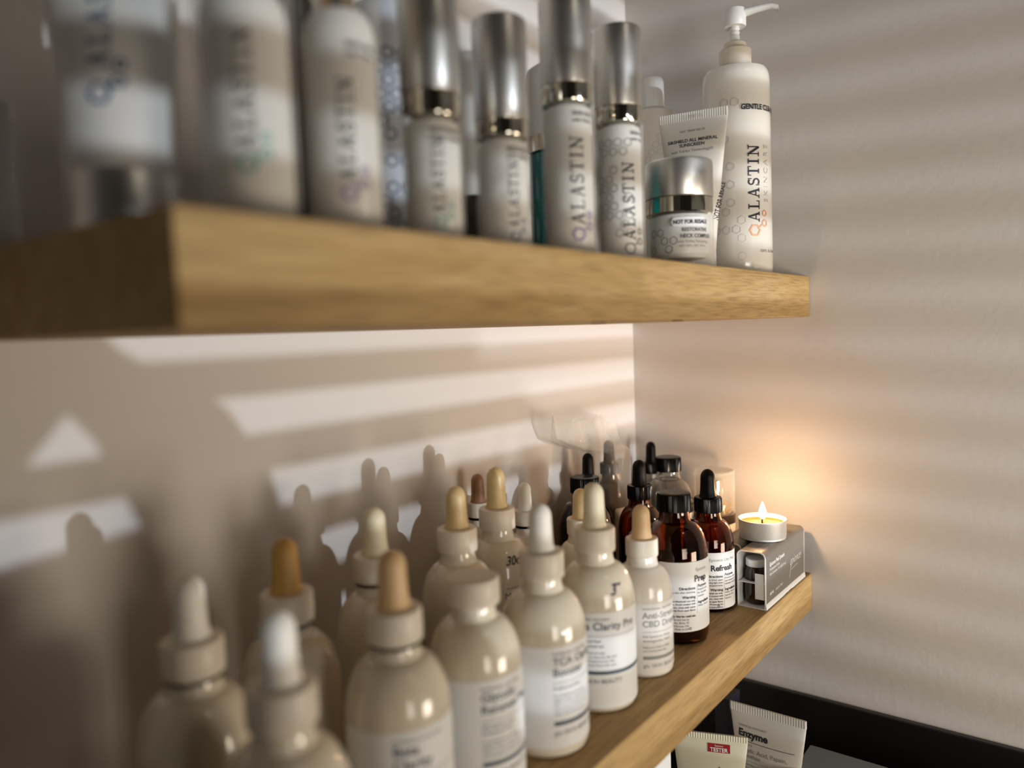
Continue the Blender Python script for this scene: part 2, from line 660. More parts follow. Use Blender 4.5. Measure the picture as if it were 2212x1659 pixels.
def blocker_bar(u_, v_):
    z = -.85 + 1.10 * v_
    l, r = interp(LZ, z), interp(RZ, z)
    return (l + (r - l) * u_, -.855 + .006 * math.sin(u_ * 14), z - DZ)


def blocker_flap(u_, v_):
    x = -1.75 + 1.215 * u_
    zb = .195 + (x + .535) * 1.2 if x > -.60 else (.117 if x > -.625 else -.85)
    zt = .25 if x > -.583 else 1.25
    return (x, -.865 + .010 * math.sin(u_ * 70), zb + (zt - zb) * v_ - DZ)


sheet(8, 160, blocker_bar)
sheet(140, 20, blocker_flap)
cme = mk('light_blocker', vs, fs, 'light_blocker', 60)
co = mesh_obj('light_blocker', cme)
sm = co.modifiers.new('blocker_thickness', 'SOLIDIFY')
sm.thickness = 0.002
tag(co, 'added dark sheet out of view that shapes the sun shadows at left', 'light_blocker')


# ------------------------------------------------------------------ bottle parts
def boston(R, zs, zn, rn, z_top, n=10):
    """outer profile of a round-shouldered bottle"""
    p = [(0, 0.0012), (R * .72, 0.0008), (R * .86, 0.0), (R * .95, R * .04), (R * .99, R * .14), (R, R * .28)]
    p += [(R, zs)]
    # shoulder: quarter ellipse out, then a small concave fillet up to the neck
    zf = zn - (zn - zs) * .18
    rf = rn + (R - rn) * .10
    for i in range(1, n + 1):
        a = PI / 2 * i / n * .92
        p.append((rf + (R - rf) * (math.cos(a) - math.cos(PI / 2 * .92)) / (1 - math.cos(PI / 2 * .92)), zs + (zf - zs) * math.sin(a) / math.sin(PI / 2 * .92)))
    p += [(rn + (rf - rn) * .35, zf + (zn - zf) * .45), (rn, zn), (rn, z_top)]
    return p


MESH = {}


def cached(key, fn):
    if key not in MESH:
        MESH[key] = fn()
    return MESH[key]


def bulb_profile(r, z0, z1):
    L = z1 - z0
    p = [(0, z0), (r * 1.18, z0), (r * 1.18, z0 + L * .05), (r * 1.06, z0 + L * .12), (r * .99, z0 + L * .3), (r * .95, z0 + L * .55)]
    rt_ = r * .93
    zc = z1 - rt_ * 1.15
    p.append((rt_, zc))
    for i in range(1, 8):
        a = PI / 2 * i / 8
        p.append((rt_ * math.cos(a), zc + (z1 - zc) * math.sin(a)))
    p.append((0, z1))
    return p


def cap_profile(r, z0, z1, hole=0.0):
    b = r * .1
    p = [(r * .8, z0), (r * .98, z0), (r, z0 + b * .6), (r * .995, z1 - b), (r * .96, z1 - b * .3), (r * .88, z1)]
    if hole:
        p += [(hole, z1), (hole * .98, z1 - 0.0015), (0, z1 - 0.0015)]
    else:
        p += [(r * .5, z1 - .0001), (0, z1 - .0002)]
    return [(0, z0)] + p


def dropper_bottle(name, label, cat, x, y, off, R, zs, zn, rn, cap_r, cap0, cap1, tip, bulb_r, body='cream', cap='cap',
                   bulb='bulb_ivory', ribs=True, group=None, screw=False, hollow=False, pipette=False, liquid=None, ring=False,
                   cap_h=None):
    t = thing(name, label, cat, (x, y, 0.0), face(x, y, off), group)
    key = (R, zs, zn, rn, cap0, body)

    def mkbody():
        prof = boston(R, zs, zn, rn, cap0 + .002)
        if not hollow:
            return lathe('body', prof + [(0, cap0 + .002)], body)
        wl = 0.0013
        inner = [(max(r - wl, 0), z + (wl if i < 3 else 0)) for i, (r, z) in enumerate(prof)]
        inner[0] = (0, 0.004)
        inner[1] = (R * .7, 0.0035)
        inner[2] = (R * .84 - wl, 0.0042)
        inner[3] = (R * .93 - wl, 0.0055)
        return lathe('body', prof + list(reversed(inner)), body)
    mesh_obj('body', cached(('b',) + key, mkbody), t)
    if liquid:
        lz = liquid
        pr = [(0, .0046), (R * .82 - .0014, .0052), (R * .92 - .002, .0075), (R - .0022, .012), (R - .0022, min(lz, zs)), (0, min(lz, zs))]
        mesh_obj('liquid', cached(('lq', R, lz), lambda: lathe('liquid', pr, 'liquid')), t)
    if ribs:
        mesh_obj('cap', cached(('c', cap_r, cap0, cap1, cap, screw), lambda: lathe(
            'cap', cap_profile(cap_r, cap0, cap1, 0 if screw else bulb_r * 1.2), cap, 128, 35, 1, cap_r * .035,
            (cap0 + .0004, cap1 - cap_r * .06))), t)
    else:
        mesh_obj('cap', cached(('c', cap_r, cap0, cap1, cap, screw, 0), lambda: lathe(
            'cap', cap_profile(cap_r, cap0, cap1, 0 if screw else bulb_r * 1.2), cap)), t)
    if ring:
        mesh_obj('neck_ring', cached(('r', rn, cap0), lambda: lathe('neck_ring', [
            (rn, cap0 - .0022), (cap_r * .93, cap0 - .0020), (cap_r * .93, cap0 - .0006), (rn, cap0 - .0004)], 'black')), t)
    if not screw:
        mesh_obj('bulb', cached(('d', bulb_r, cap1, tip, bulb), lambda: lathe('bulb', bulb_profile(bulb_r, cap1 - .0012, tip), bulb, 40)), t)
    if pipette:
        mesh_obj('pipette', cached(('p', cap0), lambda: lathe('pipette', [(0, .012), (.0012, .012), (.0026, .024), (.0026, cap0), (0, cap0)], 'clear', 20)), t)
    return t


def big(x, y, label, off=0, tip=.131, bulb='bulb_ivory', body='cream', screw=False, name='dropper_bottle', cap='cap', **kw):
    c1 = .1055 if not screw else .1045
    return dropper_bottle(name, label, 'bottle', x, y, off, kw.pop('R', .0232), .0595, .0897, .0104, kw.pop('cap_r', .0123), .0915, c1, tip, .0066,
                          body, cap, bulb, kw.pop('ribs', False), screw=screw, **kw)


def glo_label(t, R, z0, z1, a_text, title, sub, lines, stripe, foot, title_size=.0062, a0=-75, a1=150, grey='ink_slate', mat='label'):
    """white label with a heading, small print, slate band and a maker's line"""
    z1 = min(z1, .0605 if R > .02 else .0495)
    lb = mesh_obj('label', band('label', R, a0, a1, z0, z1, mat, corner=.002), t)
    z = z1 - .010
    wrap_text(lb, 'PROFESSIONAL TREATMENT', .0018, grey, R, a_text, z1 - .0045)
    for s in title:
        wrap_text(lb, s, title_size, grey, R, a_text, z, bold=.00008)
        z -= title_size * .98
    z += title_size * .35
    me = strip('rule', [[(0, 0), (.042, 0), (.042, .00025), (0, .00025)]], grey)
    mesh_obj('rule', wrap(me, R, math.radians(a_text), z, .00035), lb)
    z -= .0035
    for s in sub:
        wrap_text(lb, s, .0024, grey, R, a_text, z)
        z -= .0029
    z -= .001
    for s in lines:
        if z < stripe + .004:
            break
        wrap_text(lb, s, .0019, grey, R, a_text, z)
        z -= .0024
    me = strip('stripe', [[(0, 0), (.050, 0), (.050, .0021), (0, .0021)]], grey)
    mesh_obj('stripe', wrap(me, R, math.radians(a_text), stripe, .00035), lb)
    if foot:
        wrap_text(lb, foot, .0034, grey, R, a_text, stripe - .0052, space=1.05)
    return lb


SMALL = ['For professional use only.', 'Apply evenly to clean dry skin and', 'leave on as directed by your skin', 'care professional. Rinse with cool',
         'water. Avoid the eye area.', 'Net 118 mL  4 fl oz']

# ---- front row of the lower shelf, from the left
dl = 'ivory dropper bottle'
t = big(-0.534, 0.0215, 'nearest dropper bottle, white-tipped ivory bulb, low in front at lower left', -10, bulb='bulb_white')
t = big(-0.4611, 0.0418, 'ivory bottle with a tan dropper bulb, front row beside the screw-capped bottle', 0, bulb='bulb_tan', ring=True)
glo_label(t, .0232, .006, .0600, -8, ['Beta', 'Clarity'], ['Professional Peel'], SMALL, .020, 'glo')
t = big(-0.4074, 0.0427, 'ivory bottle with a flat screw cap and no dropper, front row', 0, screw=True, name='screw_cap_bottle', cap_r=.0134)
glo_label(t, .0232, .006, .0640, 4, ['Glycolic', 'Renewal Peel'], ['30% Glycolic Acid', 'Professional Peel'], SMALL, .019, 'glo SKIN BEAUTY', .0060)
t = big(-0.357, 0.0369, 'ivory dropper bottle labelled TCA, right of the flat-capped bottle', 0, bulb='bulb_white')
glo_label(t, .0232, .006, .0670, 10, ['TCA Clarity', 'Booster'], ['Professional Peel'], SMALL, .0185, 'glo SKIN BEAUTY', .0058)
t = big(-0.3003, 0.038, 'ivory dropper bottle labelled Beta Clarity with pen marks on the shoulder', 0, tip=.132)
glo_label(t, .0232, .004, .0640, -38, ['Beta Clarity Pro'], ['Salicylic Acid Peel', 'for professional use'], SMALL, .024, 'GLO SKIN BEAUTY', .0062)


def shoulder(R, zs, zn, rn):
    pr = boston(R, zs, zn, rn, zn + .004)[5:]

    def f(z):
        for (ra, za), (rb, zb) in zip(pr, pr[1:]):
            if za <= z <= zb and zb > za:
                return ra + (rb - ra) * (z - za) / (zb - za)
        return R
    return f


BIGS = shoulder(.0232, .0595, .0897, .0104)
wrap_text(t, '3', .0085, 'ink', .0232, 22, .0700, shear=.3, rfun=BIGS, bold=.00018)
wrap_text(t, '~', .0085, 'ink', .0232, 30, .0730, shear=.3, rfun=BIGS, bold=.00018)

t = dropper_bottle('dropper_bottle', 'small white dropper bottle labelled Anti-Stress CBD Drops', 'bottle', -0.2485, 0.0344, 0,
                   .0190, .0485, .0742, .0096, .0105, .0755, .0870, .1085, .0060, 'milk', 'cap', 'bulb_tan')
lb = glo_label(t, .0190, .0055, .0530, -2, ['Anti-Stress', 'CBD Drops'], ['Full Spectrum Hemp', 'Ashwagandha, Reishi'], ['Help your body to adapt', 'and unwind naturally', 'with a dropper-full daily.', 'Shake well before use', '30 mL  1 fl oz'],
               .0128, 'glo SKIN BEAUTY', .0056, grey='ink_grey', mat='white_plastic')

# ---- amber bottles at the right
def paper_label(t, R, a0, a1, z0, z1, head, title, a_head, a_title, tsize, left, right, lines, split):
    lb = mesh_obj('label', band('label', R, a0, a1, z0, z1, 'label', corner=.0025), t)
    wrap_text(lb, head, .0034, 'ink_grey', R, a_head, z1 - .0068)
    wrap_text(lb, title, tsize, 'ink', R, a_title, z1 - .0142, bold=.00022)
    z = z1 - .0195
    wrap_text(lb, 'Directions', .0028, 'ink', R, split - 3, z, align='RIGHT', bold=.00008)
    wrap_text(lb, 'Purpose', .0028, 'ink', R, split + 2, z + .001, bold=.00008)
    zz = z - .0024
    for s in left[0]:
        wrap_text(lb, s, .0019, 'ink', R, split - 3, zz, align='RIGHT')
        zz -= .0022
    zz -= .0016
    wrap_text(lb, 'Warning', .0028, 'ink', R, split - 3, zz, align='RIGHT', bold=.00008)
    zz -= .0024
    for s in left[1]:
        wrap_text(lb, s, .0019, 'ink', R, split - 3, zz, align='RIGHT', bold=.00003)
        zz -= .0022
    z2 = z - .0014
    for i, s in enumerate(right):
        wrap_text(lb, s, .0028 if s == 'Ingredients' else .0019, 'ink', R, split + 2, z2, bold=.00008 if s == 'Ingredients' else 0)
        z2 -= .0023
    me = strip('rule', [[(0, 0), (.00018, 0), (.00018, z1 - .017 - zz), (0, z1 - .017 - zz)]], 'ink_grey')
    mesh_obj('rule', wrap(me, R, math.radians(split), zz, .00035), lb)
    z = zz - .002
    for i, s in enumerate(lines):
        wrap_text(lb, s, .0019, 'ink', R, split - 3 if i == 0 else split - 16, z, align='RIGHT', bold=.00008 if i == 0 else 0)
        z -= .0023
    me = strip('rule', [hx for hx in hexa(0, .0008, .0010, .0004)], 'ink')
    mesh_obj('rule', wrap(me, R, math.radians(split - 14), z0 + .0016, .00035), lb)


t = big(-0.1869, 0.0409, 'amber glass bottle with black screw cap labelled Prep', 0, screw=True, name='screw_cap_bottle', body='amber',
        cap='black', ribs=True, hollow=True, liquid=.056, R=.0232, cap_r=.0120)
paper_label(t, .0232, -34, 165, .0100, .0595, 'Epionce', 'Prep', 36, 33, .0062,
            (['Apply to skin after cleansing.'], ['For professional use only.', 'For external use only. Avoid contact with', 'eyes. If contact occurs, rinse with water', 'and wash. Keep away from open flame.']),
            ['Prepares skin', 'for the peel', 'solution.', '', 'Ingredients', 'Water, Alcohol'],
            ['For professional use only. Not for retail sale.', 'Quality and Use by', 'Manufactured for Skin, Inc. Boise, ID', 'Distributed Europe CRL', 'Made in USA'], 38)
t = dropper_bottle('dropper_bottle', 'amber glass dropper bottle labelled Refresh with a black rubber bulb', 'bottle', -0.1192, 0.0445, 0,
                   .0195, .0485, .0742, .0096, .0108, .0760, .0878, .1097, .0060, 'amber', 'black', 'black_rubber', hollow=True,
                   liquid=.045, pipette=True)
paper_label(t, .0195, -72, 120, .0030, .0475, 'Epionce Lite Peel', 'Refresh', 0, 3, .0062,
            (['After solution has dried, apply', 'Lite Peel using light even', 'strokes over targeted area.'], ['For professional use only.', 'Use externally. Avoid contact with', 'eyes. If contact occurs, rinse with', 'water. Keep away from open flame.', 'See Lite Peel Protocols for', 'complete usage instructions.']),
            ['Promotes visible', 'skin renewal and', 'refreshes the skin.', '', 'Ingredients', 'Water, Alcohol,', 'Salicylic Acid,', 'Glycerin'],
            ['For professional use only. Not for retail sale.', 'Skin, Boise, ID', 'Boise, 30 Byrne', 'Distributed CRL'], 34)

# ---- back rows of the lower shelf
big(-0.530, 0.0866, 'ivory dropper bottle with white-tipped bulb, farthest left on lower shelf', 0, bulb='bulb_white', ring=True)
big(-0.4743, 0.1010, 'yellowed cream bottle with an amber dropper bulb, second from left at the back', 0, bulb='bulb_amber', ring=True)
big(-0.4092, 0.1111, 'back-row ivory dropper bottle, long pale bulb and black neck ring, third from left', 0, ring=True)
t = big(-0.3443, 0.1095, 'ivory dropper bottle behind the flat-capped one, glossy yellowed bulb', 0, bulb='bulb_yellow')
t = big(-0.2905, 0.1215, 'ivory dropper bottle with 30ct penned on its shoulder', 0, bulb='bulb_yellow', tip=.133)
wrap_text(t, '30ct', .0078, 'ink', .0232, 12, .0712, shear=.35, rfun=BIGS, bold=.00016)
wrap_text(t, 'glo professional', .0019, 'ink_slate', .0232, 12, .0560)
wrap_text(t, 'Micro Pro', .0058, 'ink_slate', .0232, 8, .0495)
wrap_text(t, 'Peel', .0050, 'ink_slate', .0232, 12, .0435)


def slim(x, y, label, tip, bulb, body='milk', cap='cap', R=.0135, ring=True, **kw):
    c1 = tip - .0205
    c0 = c1 - .0105
    return dropper_bottle('dropper_bottle', label, 'bottle', x, y, 0, R, c0 - .020, c0 - .004, .0070, kw.pop('cap_r', .0084), c0, c1, tip,
                          kw.pop('bulb_r', .0050), body, cap, bulb, ring=ring, **kw)


slim(-0.2665, 0.1585, 'slim white dropper bottle with a brown bulb and ribbed cap, against the wall', .121, 'bulb_brown')
slim(-0.2420, 0.1340, 'slim white dropper bottle with a white bulb, right of the one marked 30ct', .1125, 'bulb_white')
dropper_bottle('dropper_bottle', 'half-hidden ivory dropper bottle just behind the one labelled Beta Clarity', 'bottle', -0.2243, 0.0967, 0,
               .0190, .0485, .0742, .0096, .0105, .0755, .0870, .1085, .0060, 'cream', 'cap', 'bulb_yellow')
big(-0.167, 0.1295, 'black-looking amber bottle with flat black cap behind the cream droppers', 0, screw=True, name='screw_cap_bottle',
    body='amber_dark', cap='black', ribs=True, hollow=True, liquid=.064, R=.0228, cap_r=.0118)
slim(-0.1305, 0.1490, 'small dark dropper bottle behind the flat black cap at left', .1168, 'black_rubber', 'amber_dark', 'black', .0150, False,
     hollow=True, liquid=.058)
tb = slim(-0.0880, 0.1530, 'dark dropper bottle inside the clear plastic bag', .1222, 'black_rubber', 'brown_bottle', 'black', .0150, False)
mesh_obj('label', band('label', .0150, 15, 150, .010, .062, 'label', corner=.002), tb)
t = dropper_bottle('dropper_bottle', 'amber glass dropper bottle with black bulb left of the clear glass pair', 'bottle', -0.1063, 0.1124, 0,
                   .0190, .0485, .0742, .0096, .0107, .0765, .0885, .1100, .0060, 'amber', 'black', 'black_rubber', hollow=True,
                   liquid=.045, pipette=True)
mesh_obj('label', band('label', .0190, -30, 150, .006, .0525, 'label', corner=.002), t)
slim(-0.0175, 0.1475, 'clear glass dropper bottle in the corner, tallest black bulb', .1115, 'black_rubber', 'clear', 'black', .0148, False,
     hollow=True, pipette=True)
t = big(-0.052, 0.112, 'clear glass bottle with flat black screw cap near the corner', 0, screw=True, name='screw_cap_bottle', body='clear',
        cap='black', ribs=True, hollow=True, R=.0220, cap_r=.0118)
mesh_obj('label', band('label', .0220, 30, 150, .010, .055, 'label', corner=.002), t)

# small string tag on the clear bottle
tg = thing('price_tag', 'tiny white tag with a ring beside the clear glass bottle', 'tag', (-0.0765, 0.0855, 0.066), face(-.0765, .0855, 0) + PI / 2)
vs = [(-.004, 0, 0), (.004, 0, 0), (.004, 0, .006), (.001, 0, .009), (-.004, 0, .008)]
vs += [(x, .0006, z) for x, _, z in vs]
mesh_obj('card', mk('card', vs, [(0, 1, 2, 3, 4), (9, 8, 7, 6, 5)] + [(i, (i + 1) % 5, (i + 1) % 5 + 5, i + 5) for i in range(5)], 'label'), tg)


def torus(name, R, r, mat, n=24, k=8):
    vs, fs = [], []
    for i in range(n):
        a = 2 * PI * i / n
        for j in range(k):
            b = 2 * PI * j / k
            vs.append(((R + r * math.cos(b)) * math.cos(a), r * math.sin(b), (R + r * math.cos(b)) * math.sin(a)))
    for i in range(n):
        for j in range(k):
            fs.append((i * k + j, ((i + 1) % n) * k + j, ((i + 1) % n) * k + (j + 1) % k, i * k + (j + 1) % k))
    return mk(name, vs, fs, mat, 60)


mesh_obj('ring', torus('ring', .003, .0003, 'black'), tg, (.006, 0, .005))

# clear-capped pump bottle behind Refresh
t = thing('pump_bottle', 'clear-capped pump bottle with gold pump behind the amber bottle labelled Refresh', 'bottle', (-0.0360, 0.0745, 0), 0)
mesh_obj('body', lathe('body', [(0, 0), (.0165, 0), (.0178, .001), (.0178, .044), (.0165, .046), (0, .046)], 'tube_plastic'), t)
mesh_obj('band', lathe('band', [(.0170, .0462), (.0182, .0462), (.0182, .0535), (.0168, .0540)], 'brown_bottle'), t)
mesh_obj('collar', lathe('collar', [(.0, .054), (.0150, .054), (.0150, .0575), (.0140, .0578), (.0140, .0605), (.0148, .0608), (.0148, .0630), (.011, .0640), (0, .064)], 'gold'), t)
mesh_obj('pump_head', lathe('pump_head', [(0, .064), (.0058, .064), (.0058, .074), (.0072, .0745), (.0072, .0835), (.0064, .0845), (0, .0845)], 'mirror'), t)
mesh_obj('pump_cover', lathe('pump_cover', [(.0170, .0542), (.0178, .0542), (.0178, .0910), (.0168, .0930), (0, .0935), (0, .0923), (.0162, .0918), (.0170, .0905)], 'acrylic'), t)


# ---- cartons with the tealight
def sleeve(name, L, W, H, th, mat, r=.004, n=5):
    """open-ended card sleeve, axis along x, rounded top edges"""
    def outline(w0, w1, h0, h1, rr):
        p = [(w0, h0), (w1, h0)]
        for i in range(n + 1):
            a = PI / 2 * i / n
            p.append((w1 - rr + rr * math.cos(a), h1 - rr + rr * math.sin(a)))
        for i in range(n + 1):
            a = PI / 2 + PI / 2 * i / n
            p.append((w0 + rr + rr * math.cos(a), h1 - rr + rr * math.sin(a)))
        return p
    O = outline(0, W, 0, H, r)
    I = outline(th, W - th, th, H - th, r - th * .5)
    m_ = len(O)
    vs, fs = [], []
    for x in (0, L):
        vs += [(x, a, b_) for a, b_ in O] + [(x, a, b_) for a, b_ in I]
    q = 2 * m_
    for i in range(m_):
        j = (i + 1) % m_
        fs += [(i, j, q + j, q + i), (m_ + j, m_ + i, q + m_ + i, q + m_ + j), (i, m_ + i, m_ + j, j), (q + j, q + m_ + j, q + m_ + i, q + i)]
    return mk(name, vs, fs, mat, 40)


def jar_in(parent, x, y, zb):
    j = mesh_obj('jar', lathe('jar', [(0, 0), (.0078, 0), (.0088, .0015), (.0092, .006), (.0092, .020), (.0088, .026), (.0072, .0295), (0, .0295)], 'jar_brown'), parent, (x, y, zb))
    mesh_obj('lid', lathe('lid', [(0, .0296), (.0080, .0296), (.0082, .030), (.0082, .0350), (.0076, .0356), (0, .0356)], 'alu'), j)
    return j


def carton(x, y, L, label, group=None, printed=True):
    W, H = .0225, .0452
    t = thing('carton', label, 'box', (x, y, 0.0002), 0)
    mesh_obj('sleeve', sleeve('sleeve', L, W, H, .0007, 'carton_in'), t)
    # grey printed skin on top and sides with white border left all round
    mesh_obj('printed_panel', box_mesh('printed_panel', .0022, L - .0016, -.00015, .00005, .0040, H - .0036, 'carton'), t)
    vs, fs = [], []
    n = 6
    r = .0042
    cs = []
    for i in range(n + 1):
        a = PI + PI / 2 * -i / n
        cs.append((r - .0001 + (r + .0001) * math.cos(a), H - r + (r + .0001) * math.sin(a)))
    for i in range(n + 1):
        a = PI / 2 - PI / 2 * i / n
        cs.append((W - r + .0001 + (r + .0001) * math.cos(a), H - r + (r + .0001) * math.sin(a)))
    for cy, cz in cs:
        vs += [(.0012, cy, cz), (L - .0008, cy, cz)]
    for i in range(len(cs) - 1):
        fs.append((2 * i, 2 * i + 1, 2 * i + 3, 2 * i + 2))
    me = mk('printed_top', vs, fs, 'carton', 50)
    tp = mesh_obj('printed_top', me, t)
    sh = mesh_obj('inner_tray', box_mesh('inner_tray', .001, L - .004, .0012, W - .0012, .0195, .0201, 'carton_in'), t)
    mesh_obj('tray_flap', box_mesh('tray_flap', .0006, .0011, .0012, .0085, .0075, .0280, 'carton_in', .0002), t)
    if printed:
        jar_in(t, .0135, .0118, .0004 + .001)

        def side(body, size, px, pz, mat='ink_white', **kw):
            me = text_mesh('lettering', body, size, mat, **kw)
            for v in me.vertices:
                v.co = Vector((px + v.co.x, -.0004, pz + v.co.y))
            mesh_obj('lettering', me, t)
        side('Epionce Peel System', .0047, .009, .0325, bold=.00012, sx=.9)
        side('Professional Series', .0034, .009, .0287, sx=.9)
        side('Net Contents: 15 ml (0.5 fl oz)', .0034, .009, .0250, sx=.9)
        side('sal-e', .0046, .009, .0095, bold=.00012)
        side('salicylic Peel', .0034, .022, .0098)
        # script wordmark with a long descender and an underline
        side('epionce', .0098, .057, .0205, shear=.55, sx=.92, bold=-.0001)
        me = strip('lettering', [seg_poly((.0605, .0215), (.0565, .0105), .0007), seg_poly((.060, .0165), (.078, .0175), .00035)], 'ink_white')
        for v in me.vertices:
            v.co = Vector((v.co.x, -.0004, v.co.y))
        mesh_obj('lettering', me, t)
        me = text_mesh('lettering', 'salicylic peel\nsal-e', .0036, 'ink_faint')
        for v in me.vertices:
            v.co = Vector((.012 + v.co.x, .007 + v.co.y, H + .00018))
        mesh_obj('lettering', me, t)
    # torn lower white lip along the front
    vs, fs = [], []
    rnd = random.Random(3)
    for i in range(24):
        xx = L * i / 23
        vs += [(xx, -.0002, .0045), (xx, -.0002 - .0006, .0000 + (rnd.random() * .0009 if 9 < i < 16 else .0001))]
    for i in range(23):
        fs.append((2 * i, 2 * i + 1, 2 * i + 3, 2 * i + 2))
    mesh_obj('lip', mk('lip', vs, fs, 'carton_in', 50), t)
    return t


carton(-0.1105, 0.0024, .0975, 'front grey printed carton under the lit tealight')
carton(-0.0965, 0.0268, .083, 'rear grey carton, mostly hidden behind the front one', printed=False)

# ---- tealight
CX, CY, CZ = -0.0650, 0.0205, 0.0458
t = thing('tealight', 'lit tealight candle in an aluminium cup on the grey cartons', 'candle', (CX, CY, CZ))
R = .0190
mesh_obj('cup', lathe('cup', [(0, .0004), (R * .9, .0003), (R * .97, 0), (R * .985, .0008), (R * .975, .0016), (R, .0024), (R, .0142), (R * 1.02, .0150), (R * 1.015, .0156),
                              (R * .985, .0156), (R * .97, .0148), (R * .97, .0020), (0, .0016)], 'alu', 72), t)
mesh_obj('wax', lathe('wax', [(0, .0020), (R * .955, .0020), (R * .955, .0122), (R * .93, .0112), (R * .8, .0108), (R * .3, .0107), (0, .0107)], 'wax', 64), t)
pts = [(0, 0, .0107), (.0002, .0003, .0130), (.0003, .0001, .0150), (-.0006, -.0006, .0165), (-.0018, -.0012, .0170)]
cu = bpy.data.curves.new('wick', 'CURVE')
cu.dimensions = '3D'
s = cu.splines.new('POLY')
s.points.add(len(pts) - 1)
for p, q in zip(s.points, pts):
    p.co = (*q, 1)
cu.bevel_depth = .0006
ob = bpy.data.objects.new('tmp', cu)
COL.objects.link(ob)
wm = bpy.data.meshes.new_from_object(ob.evaluated_get(bpy.context.evaluated_depsgraph_get()))
bpy.data.objects.remove(ob)
wm.name = 'wick'
wm.materials.clear()
wm.materials.append(M['wick'])
mesh_obj('wick', wm, t)
fl = [(0, 0), (.0016, .0006), (.0029, .0028), (.0033, .0052), (.0027, .0082), (.0016, .0113), (.0007, .0138), (0, .0152)]
mesh_obj('flame', lathe('flame', fl, 'flame', 24, 80), t, (.0008, .0, .0145))
lo = light('candle_glow', 'POINT', (CX + .0008, CY, CZ + .034), None, 0.23, (1.0, 0.60, 0.30), shadow_soft_size=.004)

# ---- plastic bag round the dark dropper bottle
def bag():
    # (z, centre x, half width, half depth)
    prof = [(0.0006, -.088, .0165, .0165), (.012, -.088, .0178, .0178), (.050, -.088, .0180, .0178), (.085, -.088, .0182, .0178),
            (.100, -.088, .0185, .0175), (.114, -.091, .0215, .0165), (.1225, -.110, .038, .0130), (.132, -.124, .048, .0095),
            (.142, -.128, .050, .006), (.150, -.128, .0505, .0035), (.154, -.128, .0500, .0015)]
    n = 72
    vs, fs = [], []
    for z, cx, a_, b_ in prof:
        f = min(1, z / .12)
        for i in range(n):
            a = 2 * PI * i / n
            wob = 1 + f * (.035 * math.sin(a * 5 + z * 60) + .02 * math.sin(a * 11 - z * 170))
            x = cx + a_ * math.cos(a) * wob
            y = .1535 + b_ * math.sin(a) * wob + .003 * f * math.sin(x * 180)
            k_ = max(0, z - .11) / .042
            zz = z - min(1, k_) * (.007 * (1 + math.cos(a)) + .004 * math.sin(a * 3 + 1))
            vs.append((x, min(y, .1725), zz))
    for k_ in range(len(prof) - 1):
        for i in range(n):
            j = (i + 1) % n
            fs.append((k_ * n + i, k_ * n + j, (k_ + 1) * n + j, (k_ + 1) * n + i))
    fs.append(tuple(range(n)))
    return mk('bag', vs, fs, 'film', 70)


tag(mesh_obj('plastic_bag', bag()), 'crinkled clear plastic bag standing against the back wall', 'bag')


# ------------------------------------------------------------------ upper shelf
def airless(x, y, label, R, z_sh, z_ring, z_cap, logo, a_txt, txt, lines=(), hexes=None, name='airless_bottle', sub=False, a_lines=None):
    """clear outer wall, white inner bottle, polished ring, tall satin cap"""
    t = thing(name, label, 'bottle', (x, y, UZ), face(x, y))
    ri = R * .90
    ib = mesh_obj('inner_bottle', lathe('inner_bottle', [(0, .002), (ri * .9, .002), (ri, .004), (ri, z_sh - .006), (ri * .93, z_sh - .0025), (ri * .75, z_sh - .0008), (0, z_sh - .0006)], 'white_plastic'), t)
    mesh_obj('outer_wall', lathe('outer_wall', [(0, 0), (R * .95, 0), (R, .0008), (R, z_sh - .001), (R * .97, z_sh), (R * .93, z_sh + .0002)], 'acrylic'), t)
    mesh_obj('ring', lathe('ring', [(0, z_sh), (R * .965, z_sh), (R * .985, z_sh + .0006), (R * .985, z_ring - .0006), (R * .95, z_ring)], 'mirror'), t)
    mesh_obj('cap', lathe('cap', [(0, z_ring), (R * .99, z_ring), (R, z_ring + .0004), (R, z_cap - .0016), (R * .975, z_cap - .0006), (R * .92, z_cap - .0001), (0, z_cap)], 'silver'), t)
    brand_print(ib, ri, a_txt, txt[0], txt[1], logo, 'ink', sub, lift=.0004)
    for i, (s, sz) in enumerate(lines):
        wrap_text(ib, s, sz, 'ink', ri, a_txt - 25 if a_lines is None else a_lines, z_sh - .008 - i * .0034, lift=.0004, bold=.00005)
    if hexes:
        hex_pattern(ib, ri, *hexes)
    return t


LN = [('SKIN NECTAR', .0030), ('with TriHex', .0026)]
airless(-0.4366, 0.030, 'silver-capped bottle with a teal mark, fifth from the left, cap cropped by the frame', .0131, .0545, .0648, .112, 'ink_teal', 22, (.006, .046), [('RESTORATIVE', .0028), ('SKIN COMPLEX', .0028)])
airless(-0.3872, 0.030, 'short silver-capped bottle whose cap top is fully in view, bluish print', .0133, .0545, .0625, .1105, 'ink_blue', 36, (.004, .044), [('RESTORATIVE', .0028), ('EYE TREATMENT', .0028)],
        hexes=(-15, 30, .008, .048, .0028, 'ink_faint', 4, .0003, .4))
airless(-0.3286, 0.030, 'tall silver-capped bottle with a violet mark', .0143, .0825, .0922, .1387, 'ink_violet', 36, (.008, .066), LN)
airless(-0.2724, 0.030, 'tall silver-capped bottle printed with grey hexagons beside the jar', .0143, .0825, .0922, .1387, 'ink_grey', 38, (.004, .061), LN,
        hexes=(-70, 32, .012, .070, .0034, 'ink_grey', 5, .0003, .62), a_lines=30)


